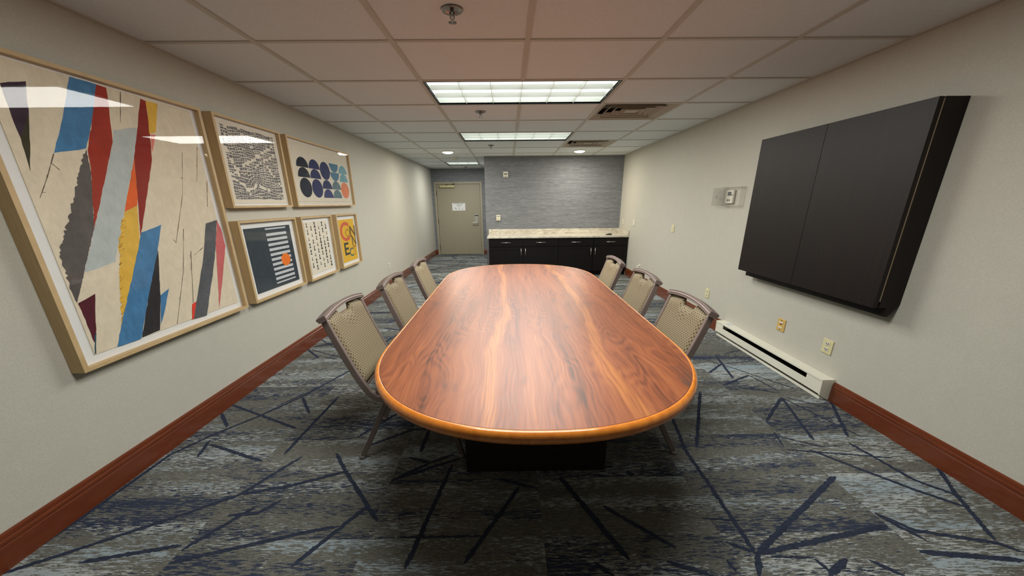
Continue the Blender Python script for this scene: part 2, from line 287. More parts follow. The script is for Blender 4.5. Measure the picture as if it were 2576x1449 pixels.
# ================================================================ the room
DATA = json.loads('''{"big":{"purple":[[2.006,1.999],[2.116,2.033],[2.097,1.973],[2.082,1.911],[2.042,1.845],[2.003,1.784],[2.0,1.847],[2.003,1.952]],"olive":[[2.082,1.911],[1.988,1.646],[2.003,1.784],[2.042,1.845]],"blue":[[2.332,2.107],[2.468,2.106],[2.371,1.91],[2.291,1.778],[2.123,1.739],[2.19,1.847],[2.257,1.966]],"red":[[2.468,2.106],[2.523,2.104],[2.498,1.991],[2.456,1.828],[2.345,1.645],[2.184,1.384],[2.274,1.665],[2.297,1.773],[2.371,1.91]],"grey":[[2.29,1.774],[2.274,1.665],[2.184,1.384],[2.057,1.184],[1.964,1.037],[1.959,1.102],[1.975,1.287],[2.089,1.461],[2.213,1.661],[2.26,1.734]],"pale":[[2.485,1.893],[2.648,1.931],[2.553,1.737],[2.45,1.573],[2.364,1.427],[2.28,1.286],[2.234,1.203],[2.054,1.176],[2.184,1.384],[2.345,1.645],[2.456,1.828]],"red2":[[2.732,2.097],[2.767,2.093],[2.737,1.945],[2.687,1.763],[2.568,1.548],[2.438,1.32],[2.505,1.547],[2.563,1.764],[2.643,1.917]],"yellow":[[2.767,2.093],[2.854,2.094],[2.776,1.924],[2.724,1.91],[2.757,2.028]],"pink":[[2.731,1.907],[2.768,1.91],[2.711,1.806],[2.709,1.833]],"orange":[[2.561,1.757],[2.505,1.547],[2.483,1.499],[2.39,1.464],[2.469,1.6]],"yellow2":[[2.39,1.464],[2.483,1.499],[2.424,1.3],[2.357,1.193],[2.257,1.024],[2.137,0.852],[2.24,1.154],[2.297,1.311],[2.352,1.414]],"blue2":[[2.453,1.347],[2.61,1.384],[2.523,1.231],[2.385,1.011],[2.227,0.755],[2.076,0.759],[2.164,0.903],[2.307,1.115],[2.408,1.273]],"black":[[2.53,1.238],[2.445,0.967],[2.364,0.765],[2.234,0.76],[2.366,0.985]],"blue3":[[2.445,0.967],[2.522,0.995],[2.433,0.858],[2.38,0.793]],"maroon":[[1.967,1.034],[2.066,1.062],[1.985,0.832],[1.971,0.823],[1.972,0.944]],"teal":[[1.983,0.853],[1.999,0.868],[1.959,0.764],[1.952,0.763]],"grey2":[[2.994,1.373],[3.116,1.391],[2.992,1.124],[2.903,0.975],[2.766,0.749],[2.638,0.758],[2.752,0.933],[2.879,1.139]],"pink2":[[3.116,1.391],[3.137,1.327],[3.138,1.199],[3.01,0.955],[2.899,0.76],[2.958,0.946],[3.035,1.209]],"red3":[[2.665,0.857],[2.707,0.864],[2.642,0.757],[2.627,0.758]],"paper":[[1.952,0.763],[3.124,0.757],[3.103,2.101],[2.047,2.113]]},"biglines":[[[2.12,1.736],[2.052,1.629],[1.985,1.535]],[[2.952,1.833],[2.854,1.567],[2.68,1.261]],[[2.777,1.349],[2.675,1.084],[2.5,0.764]],[[2.786,1.201],[2.678,0.862]],[[3.105,1.881],[3.017,1.652]],[[3.115,1.656],[3.055,1.487]],[[2.607,2.104],[2.544,1.939]],[[2.908,1.214],[2.809,1.173]]],"floor":[["m",[[1.188,2.513],[1.114,2.101],[1.11,1.818],[1.097,1.328]]],["w",[[1.103,1.322],[1.862,1.837]]],["w",[[1.107,1.322],[1.83,1.471]]],["m",[[1.107,1.322],[0.997,1.388]]],["w",[[1.107,1.322],[1.045,1.211]]],["m",[[2.186,2.797],[1.847,2.445]]],["m",[[2.186,2.797],[2.005,2.199]]],["t",[[2.186,2.797],[2.348,2.228]]],["t",[[2.224,2.796],[2.448,2.608]]],["m",[[2.531,2.727],[2.259,2.23]]],["t",[[1.806,2.3],[1.761,2.129]]],["t",[[1.812,2.241],[2.024,2.109]]],["m",[[1.902,2.092],[2.203,1.716],[2.341,1.582]]],["t",[[1.756,2.098],[2.343,1.997]]],["m",[[2.209,2.159],[2.28,1.794],[2.41,1.644]]],["m",[[1.84,1.552],[1.931,1.439],[2.237,1.358],[2.294,1.305]]],["w",[[1.34,1.29],[1.358,1.228]]],["w",[[1.48,1.287],[1.337,1.205]]],["m",[[1.573,1.279],[1.655,1.199]]],["m",[[0.946,1.292],[0.961,1.23]]],["t",[[1.158,1.306],[1.338,1.296]]],["m",[[2.118,3.728],[1.996,3.163]]],["m",[[1.837,3.29],[2.057,3.497]]],["t",[[2.057,3.497],[2.413,3.567]]],["t",[[1.901,3.702],[2.046,3.497]]],["t",[[2.057,3.497],[2.41,2.933]]],["m",[[1.839,3.035],[2.175,3.231]]],["t",[[1.984,2.984],[2.223,2.873]]],["t",[[2.175,3.231],[2.237,2.894]]],["m",[[1.582,2.914],[1.2,2.136]]],["t",[[2.224,3.758],[2.453,3.878]]],["m",[[2.521,1.901],[2.382,1.663],[2.242,1.372]]],["m",[[1.838,1.546],[1.927,1.378]]],["t",[[0.955,1.536],[1.133,1.516]]],["m",[[0.682,1.289],[0.851,1.215]]],["w",[[1.835,1.318],[2.244,1.264]]],["m",[[-2.234,1.291],[-2.199,1.594],[-2.178,2.133],[-2.069,2.355],[-1.902,2.599],[-1.722,2.929],[-1.516,3.488]]],["m",[[-2.217,2.799],[-1.524,2.435]]],["m",[[-2.226,2.683],[-2.033,2.467]]],["m",[[-2.039,2.301],[-1.984,2.115]]],["m",[[-2.003,2.25],[-1.537,2.054]]],["m",[[-1.419,2.92],[-1.444,2.124]]],["m",[[-1.318,2.099],[-1.492,1.758],[-1.68,1.626],[-2.011,1.41],[-2.222,1.281]]],["m",[[-1.234,1.715],[-1.309,1.621],[-1.456,1.604]]],["m",[[-1.346,1.67],[-1.526,1.393]]],["m",[[-1.935,1.335],[-1.547,1.421]]],["m",[[-1.524,1.327],[-1.016,1.483],[-0.855,1.522]]],["m",[[-0.755,1.66],[-0.971,1.293]]],["m",[[-1.712,2.911],[-1.531,2.646]]],["m",[[-1.113,2.128],[-0.985,1.946],[-0.672,1.549]]],["m",[[-0.356,1.995],[-0.468,1.273]]],["m",[[-2.239,4.084],[-1.985,3.803]]],["t",[[-2.167,4.044],[-1.747,3.795]]],["m",[[-0.31,2.061],[-0.689,1.857]]],["m",[[0.047,1.789],[-0.21,1.298]]],["m",[[-0.063,1.857],[0.148,1.769]]],["w",[[0.281,1.866],[0.521,1.3]]],["m",[[0.477,1.631],[0.751,1.359]]],["t",[[-0.545,1.447],[-0.134,1.446]]],["m",[[0.362,1.291],[0.43,1.223]]],["m",[[-0.571,2.392],[-0.578,2.127]]],["m",[[-0.495,2.014],[-0.36,2.099]]],["m",[[-0.929,2.211],[-0.683,2.395],[-0.572,2.402]]],["m",[[-0.495,2.014],[-0.635,2.073]]],["m",[[-0.495,2.014],[-0.662,1.882]]],["t",[[-1.84,2.779],[-1.701,3.019]]],["t",[[-2.283,4.452],[-1.742,3.909]]],["t",[[-1.96,8.86],[-1.394,8.103]]],["t",[[-1.369,11.081],[-1.125,10.313]]],["t",[[-0.912,10.887],[-0.679,11.614]]],["t",[[-1.215,12.409],[-0.957,11.049]]],["m",[[-0.983,1.946],[-1.232,1.832],[-1.492,1.758]]],["m",[[-1.043,2.31],[-0.855,2.627]]]]}''')
# floor with woven navy lines
mb = MB(); mb.quad((XL-.1,YN,0),(XR+.1,YN,0),(XR+.1,YD+.1,0),(XL-.1,YD+.1,0))
mb.box(XL-.1, XR+.1, YN, YD+.1, -0.1, -0.001)
rnd = random.Random(3); zl = [0.0006]
def floor_line(pts, wd):
    zl[0] += 0.00001
    P = [Vector(p) for p in pts]; L = []
    for a, b in zip(P[:-1], P[1:]):
        n = max(2, int((b-a).length/0.011))
        L += [a.lerp(b, i/n) for i in range(n)]
    L.append(P[-1]); ring = []
    for i, p in enumerate(L):
        d = (L[min(i+1, len(L)-1)]-L[max(i-1, 0)]).normalized(); nn = Vector((-d.y, d.x)); t = min(1, 0.35+min(i, len(L)-1-i)*0.2)
        j = rnd.uniform(-.0022, .0022); ring.append((p+nn*(wd*t+rnd.uniform(-.0028, .0028)+j), p-nn*(wd*t+rnd.uniform(-.0028, .0028)-j)))
    for (a, b), (c, d) in zip(ring[:-1], ring[1:]): mb.quad((a.x,a.y,zl[0]), (b.x,b.y,zl[0]), (d.x,d.y,zl[0]), (c.x,c.y,zl[0]), 1)
for k, pts in DATA['floor']: floor_line(pts, {'m': .0115, 'w': .0145, 't': .0065}[k])
for i in range(120):
    a = Vector((rnd.uniform(XL, XR), rnd.uniform(3.3, YD-.1))); ang = rnd.uniform(-1.3, 1.3); ln = rnd.uniform(.25, .9)
    b = a + Vector((math.cos(ang), math.sin(ang)))*ln*(1 if i % 2 else -1)
    if not (XL < b.x < XR and 2.7 < b.y < YD-.05) or (a.x > 1.2 and min(a.y, b.y) < 2.9): continue
    floor_line([a, b], rnd.choice((.008, .0125, .0125, .02)))
for i in range(26):
    a = Vector((rnd.uniform(XL, XR), rnd.uniform(YN, .9))); ang = rnd.uniform(0, 6.28)
    b = a + Vector((math.cos(ang), math.sin(ang)))*rnd.uniform(.3, .8)
    if b.y < .95 and XL < b.x < XR and b.y > YN: floor_line([a, b], .0125)
struct(mb.build('floor', [M['carpet'], M['navy']]))
# walls
def wall(name, b, mat): 
    mb = MB(); mb.box(*b); return struct(mb.build(name, mat))
wall('wall_left', (XL-.12, XL, YN-.12, YD+.12, 0, ZC+.3), M['wall'])
wall('wall_right', (XR, XR+.12, YN-.12, YB+.12, 0, ZC+.3), M['wall'])
wall('wall_near', (XL, XR, YN-.12, YN, 0, ZC+.3), M['wall'])
mb = MB(); mb.box(XB, XR, YB, YD, 0, ZC+.3); struct(mb.build('wall_far', M['linen']))
mb = MB()                                   # wall around the door opening
mb.box(XL, -2.12, YD, YD+.14, 0, ZC+.3); mb.box(-.785, XB, YD, YD+.14, 0, ZC+.3); mb.box(-2.12, -.785, YD, YD+.14, 2.045, ZC+.3); mb.box(-2.12, -.785, YD+.12, YD+.14, 0, 2.045)
mb.box(XB, XB+.02, YD, YD+.14, 0, ZC+.3)
struct(mb.build('wall_entry', M['linen']))
# baseboards
def baseboard(name, axis, fixed, sgn, a, b, h=.158):
    prof = [(0,0),(.020,0),(.020,.104),(.017,.110),(.0195,.116),(.021,.122),(.019,.130),(.014,.134),(.015,.142),(.012,.152),(.004,h),(0,h)]
    mb = MB(); rings = []
    for t in (a, b):
        rings.append([((fixed+sgn*d, t, z) if axis == 'y' else (t, fixed+sgn*d, z)) for d, z in prof])
    mb.loft(rings, sm=False); return struct(mb.build(name, M['base'], auto=True))
baseboard('baseboard_left', 'y', XL, 1, YN, YD)
baseboard('baseboard_right', 'y', XR, -1, YN, 2.738)
baseboard('baseboard_right', 'y', XR, -1, 4.398, 8.46)
baseboard('baseboard_far', 'x', YD, -1, XL+.021, -2.156)
baseboard('baseboard_far', 'x', YD, -1, -.748, XB)
# ceiling tiles and tees, with holes for what sits in the grid
cols = [XL, GX-T, GX, GX+T, GX+2*T, GX+3*T, XR]
rows = [YN] + [GY+T*k for k in range(-6, 12)] + [YD]
holes = set(); FIX = [(2, 1, 2), (2, 4, 2), (1, 9, 1), (2, -2, 2)]
for c, k, n in FIX:
    for i in range(n): holes.add((c+i, k))
holes |= {(4, 2), (4, 5)}
mb = MB()
for ci in range(len(cols)-1):
    for ri in range(len(rows)-1):
        if (ci, ri-7) in holes: continue
        if rows[ri+1]-rows[ri] < .01: continue
        mb.quad((cols[ci], rows[ri], ZC+.006), (cols[ci], rows[ri+1], ZC+.006), (cols[ci+1], rows[ri+1], ZC+.006), (cols[ci+1], rows[ri], ZC+.006), 0)
hw = .0165
for x in cols[1:-1]:
    if abs(x-(GX+T)) < .01:
        for a, b in ((YN, GY-2*T), (GY-T, GY+T), (GY+2*T, GY+4*T), (GY+5*T, YD)): mb.box(x-hw, x+hw, a, b, ZC, ZC+.03, 1)
    else: mb.box(x-hw, x+hw, YN, YD, ZC, ZC+.03, 1)
for y in rows[1:-1]: mb.box(XL, XR, y-hw, y+hw, ZC+.0004, ZC+.03, 1)
mb.box(XL, XL+.026, YN, YD, ZC-.0004, ZC+.03, 1); mb.box(XR-.026, XR, YN, YB, ZC-.0004, ZC+.03, 1); mb.box(XB, XR, YB-.026, YB, ZC-.0004, ZC+.03, 1); mb.box(XL, XB, YD-.026, YD, ZC-.0004, ZC+.03, 1)
mb.quad((XL-.1, YN-.1, ZC+.3), (XR+.1, YN-.1, ZC+.3), (XR+.1, YD+.15, ZC+.3), (XL-.1, YD+.15, ZC+.3), 0)
struct(mb.build('ceiling', [M['ceil'], M['tee']]))

# ================================================================ recessed lights
def troffer(x0, x1, y0, y1, nx, ny, label, drop=.0, power=P_PANEL, dark_back=False):
    t = thing('ceiling_light', ((x0+x1)/2, (y0+y1)/2, ZC), label, 'ceiling light', 'recessed fluorescent lights')
    g = hw
    a, b, c, d = x0+g, x1-g, y0+g, y1-g; e = .014; dz = .085
    mb = MB(); z0, z1 = ZC-.002, ZC+.004
    mb.box(a, a+e, c, d, z0, z1+.012); mb.box(b-e, b, c, d, z0, z1+.012); mb.box(a+e, b-e, c, c+e*.6, z0, z1+.012); mb.box(a+e, b-e, d-e*.6, d, z0, z1+.012)
    mb.build('frame', M['fixgap'], t)  # black strips: the shadow gap inside the trough edge, put in as colour
    A, B, C2, D = a+e, b-e, c+e*.6, d-e*.6
    mb = MB()
    mb.quad((A,C2,z1),(A,D,z1),(A,D,z1+dz),(A,C2,z1+dz)); mb.quad((B,C2,z1),(B,D,z1),(B,D,z1+dz),(B,C2,z1+dz)); mb.quad((A,C2,z1),(B,C2,z1),(B,C2,z1+dz),(A,C2,z1+dz)); mb.quad((A,D,z1),(B,D,z1),(B,D,z1+dz),(A,D,z1+dz))
    mb.build('housing', M['refl'], t)
    mb = MB(); mb.box(A, B, C2, D, z1+dz-.004, z1+dz); mb.build('diffuser', M['panel'], t)
    mb = MB(); th = .0015; lz = .038
    for i in range(1, nx):
        x = A+(B-A)*i/nx; mb.loft([[(x-.0015, C2, z1), (x+.0015, C2, z1), (x+.008, C2, z1+lz), (x-.008, C2, z1+lz)], [(x-.0015, D, z1), (x+.0015, D, z1), (x+.008, D, z1+lz), (x-.008, D, z1+lz)]], sm=False)
    for i in range(1, ny):
        y = C2+(D-C2)*i/ny; mb.loft([[(A, y-.0015, z1), (A, y-.010, z1+lz), (A, y+.010, z1+lz), (A, y+.0015, z1)], [(B, y-.0015, z1), (B, y-.010, z1+lz), (B, y+.010, z1+lz), (B, y+.0015, z1)]], sm=False)
    mb.build('louver', M['refl'], t, auto=True)
    area_lamp('tube_light', (x0+x1)/2, (y0+y1)/2, ZC-.004, (x1-x0)*.9, (y1-y0)*.85, power, (1.0, .985, .93), t)
    return t
troffer(GX, GX+2*T, GY-2*T, GY-T, 6, 3, 'gridded ceiling light directly over the near end of the table', power=P_PANEL*.8)
troffer(GX, GX+2*T, GY+T, GY+2*T, 6, 3, 'large recessed ceiling light with gridded white diffuser, above near half of the table')
troffer(GX, GX+2*T, GY+4*T, GY+5*T, 6, 3, 'recessed gridded ceiling light above the far end of the table, between two sprinklers')
troffer(GX-T, GX, GY+9*T, GY+10*T, 3, 3, 'small square recessed ceiling light in the entry passage in front of the door', power=P_PANEL*.5)
def downlight(x, y, label):
    t = thing('downlight', (x, y, ZC), label, 'ceiling light', 'round recessed downlights')
    mb = MB(); mb.lathe(x, y, [(.118, ZC+.005), (.122, ZC-.003), (.112, ZC-.009), (.100, ZC-.006), (.100, ZC+.005)]); mb.build('trim_ring', M['wplas'], t)
    mb = MB(); mb.lathe(x, y, [(.0995, ZC+.004), (.0995, ZC-.0100), (.090, ZC-.020), (.060, ZC-.028), (.02, ZC-.031)]); mb.build('lens', M['lens'], t)
    area_lamp('bulb_light', x, y, ZC-.034, .16, .16, P_DOWN, (1.0, .92, .78), t, 'DISK')
downlight(-1.15, 8.47, 'glowing round downlight on the left, before the entry passage')
downlight(1.42, 8.50, 'glowing round downlight on the right, close to the blue-grey wall')
# sprinklers
def sprinkler(x, y, label):
    t = thing('sprinkler', (x, y, ZC), label, 'sprinkler', 'ceiling sprinklers'); z = ZC+.005
    mb = MB(); mb.lathe(x, y, [(.052, z), (.058, z-.003), (.054, z-.009), (.040, z-.006), (.030, z+.001), (.012, z+.001)]); mb.build('escutcheon', M['chrome'], t)
    mb = MB(); mb.cyl((x, y, z), (x, y, z-.030), .010, .008, 16); 
    for s in (-1, 1): mb.cyl((x+s*.012, y, z-.012), (x+s*.010, y, z-.036), .003, .003, 8); mb.cyl((x+s*.010, y, z-.036), (x, y, z-.050), .003, .004, 8)
    mb.cyl((x, y, z-.044), (x, y, z-.055), .005, .005, 10); mb.build('nozzle', M['chrome'], t)
    mb = MB(); n = 12
    mb.cyl((x, y, z-.0545), (x, y, z-.057), .009, .009, 16)
    for i in range(n):
        a = 2*math.pi*i/n; da = .17
        p = lambda r, b, zz: (x+r*math.cos(b), y+r*math.sin(b), zz)
        mb.loft([[p(.007, a-da, z-.0545), p(.007, a+da, z-.0545), p(.007, a+da, z-.057), p(.007, a-da, z-.057)], [p(.022, a-da, z-.056), p(.022, a+da, z-.056), p(.022, a+da, z-.0585), p(.022, a-da, z-.0585)]], sm=False)
    mb.build('deflector', M['chrome'], t)
sprinkler(-.276, 2.512, 'chrome sprinkler nearest the viewer, in a plain tile before the large light')
sprinkler(-.285, 4.942, 'chrome sprinkler just beyond the large gridded ceiling light')
sprinkler(-.278, 7.622, 'small sprinkler just beyond the second gridded light')
sprinkler(-1.141, 11.893, 'tiny sprinkler over the entry door')
t = thing('smoke_detector', (-1.15, 9.54, ZC), 'white round smoke detector on the ceiling behind the left downlight', 'smoke detector')
mb = MB(); mb.lathe(-1.15, 9.54, [(.085, ZC+.006), (.085, ZC-.012), (.075, ZC-.022)]); mb.build('base', M['wplas'], t)
mb = MB(); mb.lathe(-1.15, 9.54, [(.06, ZC-.0215), (.058, ZC-.034), (.045, ZC-.042), (.01, ZC-.044)]); mb.build('sensor_cap', M['wplas'], t)
# air vents
def vent(x0, y0, label):
    x1, y1 = x0+T, y0+T; t = thing('air_vent', ((x0+x1)/2, (y0+y1)/2, ZC), label, 'air vent', 'square ceiling air vents'); g = hw
    def ring(mb, i0, z0, i1, z1):
        a0, b0, c0, d0 = x0+i0, x1-i0, y0+i0, y1-i0; a1, b1, c1, d1 = x0+i1, x1-i1, y0+i1, y1-i1
        o = [(a0,c0,z0),(b0,c0,z0),(b0,d0,z0),(a0,d0,z0)]; n = [(a1,c1,z1),(b1,c1,z1),(b1,d1,z1),(a1,d1,z1)]
        for k in range(4):
            k2 = (k+1) % 4; p, q, r, s_ = o[k], o[k2], n[k2], n[k]; mb.quad(p, q, r, s_)
            up = lambda u: (u[0], u[1], u[2]+.0025)
            mb.quad(up(p), up(s_), up(r), up(q)); mb.quad(s_, r, up(r), up(s_)); mb.quad(p, up(p), up(q), q)
    mb = MB(); ring(mb, g, ZC+.003, .105, ZC+.045); mb.build('frame', M['vent'], t)
    for k, (i0, i1) in enumerate(((.165, .120), (.250, .205), (.335, .290))):
        mb = MB(); ring(mb, i0, ZC+.050, i1, ZC-.001+.004*k); ring(mb, i1, ZC-.001+.004*k, i1+.008, ZC+.0005+.004*k); mb.build('louver_ring', M['vent'], t)
    mb = MB(); mb.box(x0+.350, x1-.350, y0+.350, y1-.350, ZC+.010, ZC+.016); mb.build('center_plate', M['vent'], t)
    mb = MB(); z1 = ZC+.10
    mb.quad((x0+g,y0+g,ZC+.004),(x1-g,y0+g,ZC+.004),(x1-g,y0+g,z1),(x0+g,y0+g,z1)); mb.quad((x0+g,y1-g,ZC+.004),(x1-g,y1-g,ZC+.004),(x1-g,y1-g,z1),(x0+g,y1-g,z1)); mb.quad((x0+g,y0+g,ZC+.004),(x0+g,y1-g,ZC+.004),(x0+g,y1-g,z1),(x0+g,y0+g,z1)); mb.quad((x1-g,y0+g,ZC+.004),(x1-g,y1-g,ZC+.004),(x1-g,y1-g,z1),(x1-g,y0+g,z1)); mb.quad((x0+g,y0+g,z1),(x1-g,y0+g,z1),(x1-g,y1-g,z1),(x0+g,y1-g,z1))
    mb.build('duct_box', M['ventin'], t)
vent(GX+2*T, GY+2*T, 'nearer square ceiling air vent with stepped louvers, beside the large light')
vent(GX+2*T, GY+5*T, 'farther square ceiling air vent, just in front of the right downlight')

# ================================================================ conference table
CX, HWD, Y0, Y1, SE, NN = .124, .82, 2.09, 4.23, .93, 2.25
def outline(inset, n=56):
    pts = []
    hx, se = HWD-inset, SE-inset
    def arc(cy, sgn, a0, a1, k):
        for i in range(k+1):
            a = a0+(a1-a0)*i/k; c, s = math.cos(a), math.sin(a)
            pts.append((CX+hx*math.copysign(abs(c)**(2/NN), c), cy+sgn*se*abs(s)**(2/NN)))
    arc(Y0, -1, math.pi, 2*math.pi, n); arc(Y1, 1, 0, math.pi, n)
    return pts
tb = thing('conference_table', (CX, 3.16, 0), 'long racetrack-shaped conference table with reddish wood top and golden rounded edge', 'table')
ZT = .745
mb = MB(); o = outline(.0262); mb.poly([(x, y, ZT) for x, y in o]); mb.poly([(x, y, .700) for x, y in o][::-1])
for i in range(len(o)): j = (i+1) % len(o); mb.quad((*o[i], .700), (*o[j], .700), (*o[j], ZT), (*o[i], ZT))
tp = mb.build('tabletop', M['lam'], tb)
mb = MB(); prof = [(.0245, ZT-.0016), (.0235, ZT+.0004), (.015, ZT-.0005), (.006, ZT-.008), (.0005, ZT-.020), (.0005, ZT-.032), (.005, ZT-.044), (.014, ZT-.053), (.028, ZT-.057), (.060, ZT-.058), (.060, ZT-.046), (.0245, ZT-.046)]
outs = [outline(i) for i, z in prof]
rings = [[(outs[k][i][0], outs[k][i][1], prof[k][1]) for k in range(len(prof))] for i in range(len(outs[0]))]
mb.loft(rings, ringclose=True, close=True); mb.build('edge_band', M['rim'], tb, auto=True)
mb = MB(); so = outline(.0262); si = outline(.0245)
for i in range(len(so)): j = (i+1) % len(so); mb.quad((*si[i], ZT-.001), (*si[j], ZT-.001), (*so[j], ZT-.001), (*so[i], ZT-.001))
mb.build('inlay_groove', M['seamline'], tb)
mb = MB(); mb.box(.125, .165, 2.0205, 4.4195, .02, .66); mb.build('modesty_panel', M['ped'], tb)
for ya, yb in ((1.922, 2.02), (4.42, 4.52)):
    mb = MB(); mb.box(-.262, .556, ya, yb, 0, .700); mb.build('pedestal', M['ped'], tb, bevel=.004)

# ================================================================ chairs
def make_chair(label):
    t = thing('banquet_chair', (0, 0, 0), label, 'chair', 'banquet chairs pulled up to the table')
    # side profile (front-face centre line), local x towards the table
    path = [(-.357,.900),(-.322,.80),(-.283,.70),(-.243,.60),(-.205,.52),(-.175,.468),(-.140,.436),(-.095,.422),(-.04,.420),(.10,.424),(.30,.430)]
    def sweep(path, hw_, d0, y):
        rings = []
        for i, (x, z) in enumerate(path):
            a = path[max(i-1, 0)]; b = path[min(i+1, len(path)-1)]; dx, dz = b[0]-a[0], b[1]-a[1]; L = math.hypot(dx, dz); nx, nz = -dz/L, dx/L
            rings.append([(x-nx*d0, y-hw_, z-nz*d0), (x+nx*d0, y-hw_, z+nz*d0), (x+nx*d0, y+hw_, z+nz*d0), (x-nx*d0, y+hw_, z-nz*d0)])
        return rings
    W = .262
    for s in (-1, 1):
        mb = MB(); mb.loft(sweep(path, .0135, .0185, s*W), sm=False); mb.build('side_frame', M['chairm'], t, auto=True, bevel=.004)
    # legs
    for s in (-1, 1):
        yk = s*(W-.028)
        mb = MB(); mb.loft(sweep([(-.055,.404),(-.080,.398),(-.100,.378),(-.125,.330),(-.200,.175),(-.285,.012)], .0125, .0155, yk), sm=False)
        lg = mb.build('leg', M['chairm'], t, auto=True, bevel=.003)
        mb = MB(); mb.cyl((-.281, yk, .022), (-.289, yk, 0), .019, .021, 14); mb.build('glide', M['foot'], lg)
        mb = MB(); mb.loft(sweep([(.245,.412),(.268,.30),(.300,.16),(.336,.012)], .0125, .0155, yk), sm=False)
        lg = mb.build('leg', M['chairm'], t, auto=True, bevel=.003)
        mb = MB(); mb.cyl((.332, yk, .022), (.338, yk, 0), .019, .021, 14); mb.build('glide', M['foot'], lg)
        mb = MB(); mb.loft(sweep([(-.128,.315),(-.09,.352),(-.02,.368),(.10,.370),(.22,.355),(.262,.31)], .009, .010, yk), sm=False)
        mb.build('brace', M['chairm'], t, auto=True, bevel=.002)
        mb = MB(); mb.cyl((-.068, yk-s*.022, .405), (-.068, yk-s*.022, .365), .011, .011, 14); mb.build('stacking_bumper', M['foot'], t)
    # top rail: arched, bowed backwards, with beads on the front face
    prof = [(.014,-.015),(.018,-.0135),(.018,-.010),(.0145,-.008),(.0145,-.006),(.019,-.004),(.020,0),(.019,.004),(.0145,.006),(.0145,.008),(.018,.010),(.018,.0135),(.014,.016),(-.036,.012),(-.040,.006),(-.030,-.015)]
    mb = MB(); rings = []; n = 28; HW = .288
    def arch(u): return .026*(1-u*u)
    for i in range(n+1):
        u = -1+2*i/n; y = u*HW; ax, az = -.353-.012*(1-u*u), .917+arch(u)
        rings.append([(ax+p*.92-q*.38, y, az+p*.38+q*.92) for p, q in prof])
    mb.loft(rings, sm=False); mb.build('top_rail', M['chairm'], t, auto=True)
    # upholstered back with a hand hole under the rail
    nu, nv = 60, 26; Wb = W-.014
    def pt(u, v, side):
        # v 0 bottom .. 1 top
        zb = .512; a = abs(u)
        ztop = .898+arch(u)*.98
        hole = max(0, min(1, (0.36-a)/.07)); hole = hole*hole*(3-2*hole)
        ztop -= .038*hole
        z = zb+(ztop-zb)*v
        pp = sorted(path, key=lambda q: q[1]); x = pp[-1][0]-(z-pp[-1][1])*.36 if z > pp[-1][1] else None
        if x is None:
            for (xa, za), (xb, zb2) in zip(pp[:-1], pp[1:]):
                if za <= z <= zb2: x = xa+(xb-xa)*(z-za)/(zb2-za); break
        x -= .012*(1-u*u)*max(0, v)
        ed = min(1-a, v, 1-v)*9; puff = min(1, max(0, ed))**.5
        d = (.004+.022*puff) if side > 0 else -(.004+.012*puff)
        if side > 0: d += .0035*max(0, 1-a/.5)*math.exp(-((v-.86)/.10)**2)*math.cos(u*42)
        return (x+d*.9, u*Wb, z+d*.4)
    mb = MB()
    for side in (1, -1):
        b0 = len(mb.v)
        for j in range(nv+1):
            for i in range(nu+1): mb.v.append(pt(-1+2*i/nu, j/nv, side))
        for j in range(nv):
            for i in range(nu):
                q = (b0+j*(nu+1)+i, b0+j*(nu+1)+i+1, b0+(j+1)*(nu+1)+i+1, b0+(j+1)*(nu+1)+i); mb.f.append(q if side > 0 else q[::-1]); mb.m.append(0); mb.sm.append(True)
    N1 = (nu+1)*(nv+1); edge = [i for i in range(nu+1)]+[(j)*(nu+1)+nu for j in range(1, nv+1)]+[nv*(nu+1)+i for i in range(nu-1, -1, -1)]+[j*(nu+1) for j in range(nv-1, 0, -1)]
    for a, b in zip(edge, edge[1:]+edge[:1]): mb.f.append((a, b, b+N1, a+N1)); mb.m.append(0); mb.sm.append(True)
    mb.build('backrest', M['fabric'], t, auto=True)
    mb = MB(); mb.box(-.212, -.196, -W+.013, W-.013, .492, .506); mb.build('cross_bar', M['chairm'], t)
    # seat
    mb = MB(); rings = []
    for z, g in ((.438,.012),(.444,0),(.468,-.004),(.490,.004),(.502,.022),(.507,.06)):
        r = []; x0, x1, y1 = -.150+g, .335-g, .262-g; c = .05
        for cx_, cy_, a0 in ((x1-c, y1-c, 0), (x0+c, y1-c, 90), (x0+c, -y1+c, 180), (x1-c, -y1+c, 270)):
            for k in range(7): a = math.radians(a0+15*k); r.append((cx_+c*math.cos(a), cy_+c*math.sin(a), z))
        rings.append(r)
    mb.loft(rings); mb.build('seat', M['fabric'], t, auto=True)
    mb = MB(); mb.box(-.120, .300, -.245, .245, .426, .4375); mb.build('seat_base', M['under'], t)
    return t
ch = [(-.640, 2.311, 0, 'patterned banquet chair nearest the viewer on the left side of the table'),
      (-.586, 3.160, .0, 'middle banquet chair on the left side of the table, below the small framed prints'),
      (-.565, 4.080, .0, 'farthest banquet chair on the left side of the table, near the passage'),
      (.740, 2.311, math.pi, 'patterned banquet chair nearest the viewer on the right, beside the white heater'),
      (.772, 3.215, math.pi, 'middle banquet chair on the right side of the table'),
      (.746, 4.105, math.pi, 'farthest banquet chair on the right side of the table, in front of black cabinets')]
first = make_chair(ch[0][3])
for i, (x, y, r, lb) in enumerate(ch):
    c = first if i == 0 else copy_tree(first)
    c['label'] = lb; c.rotation_euler = (0, 0, r); c.location = (x, y, 0)

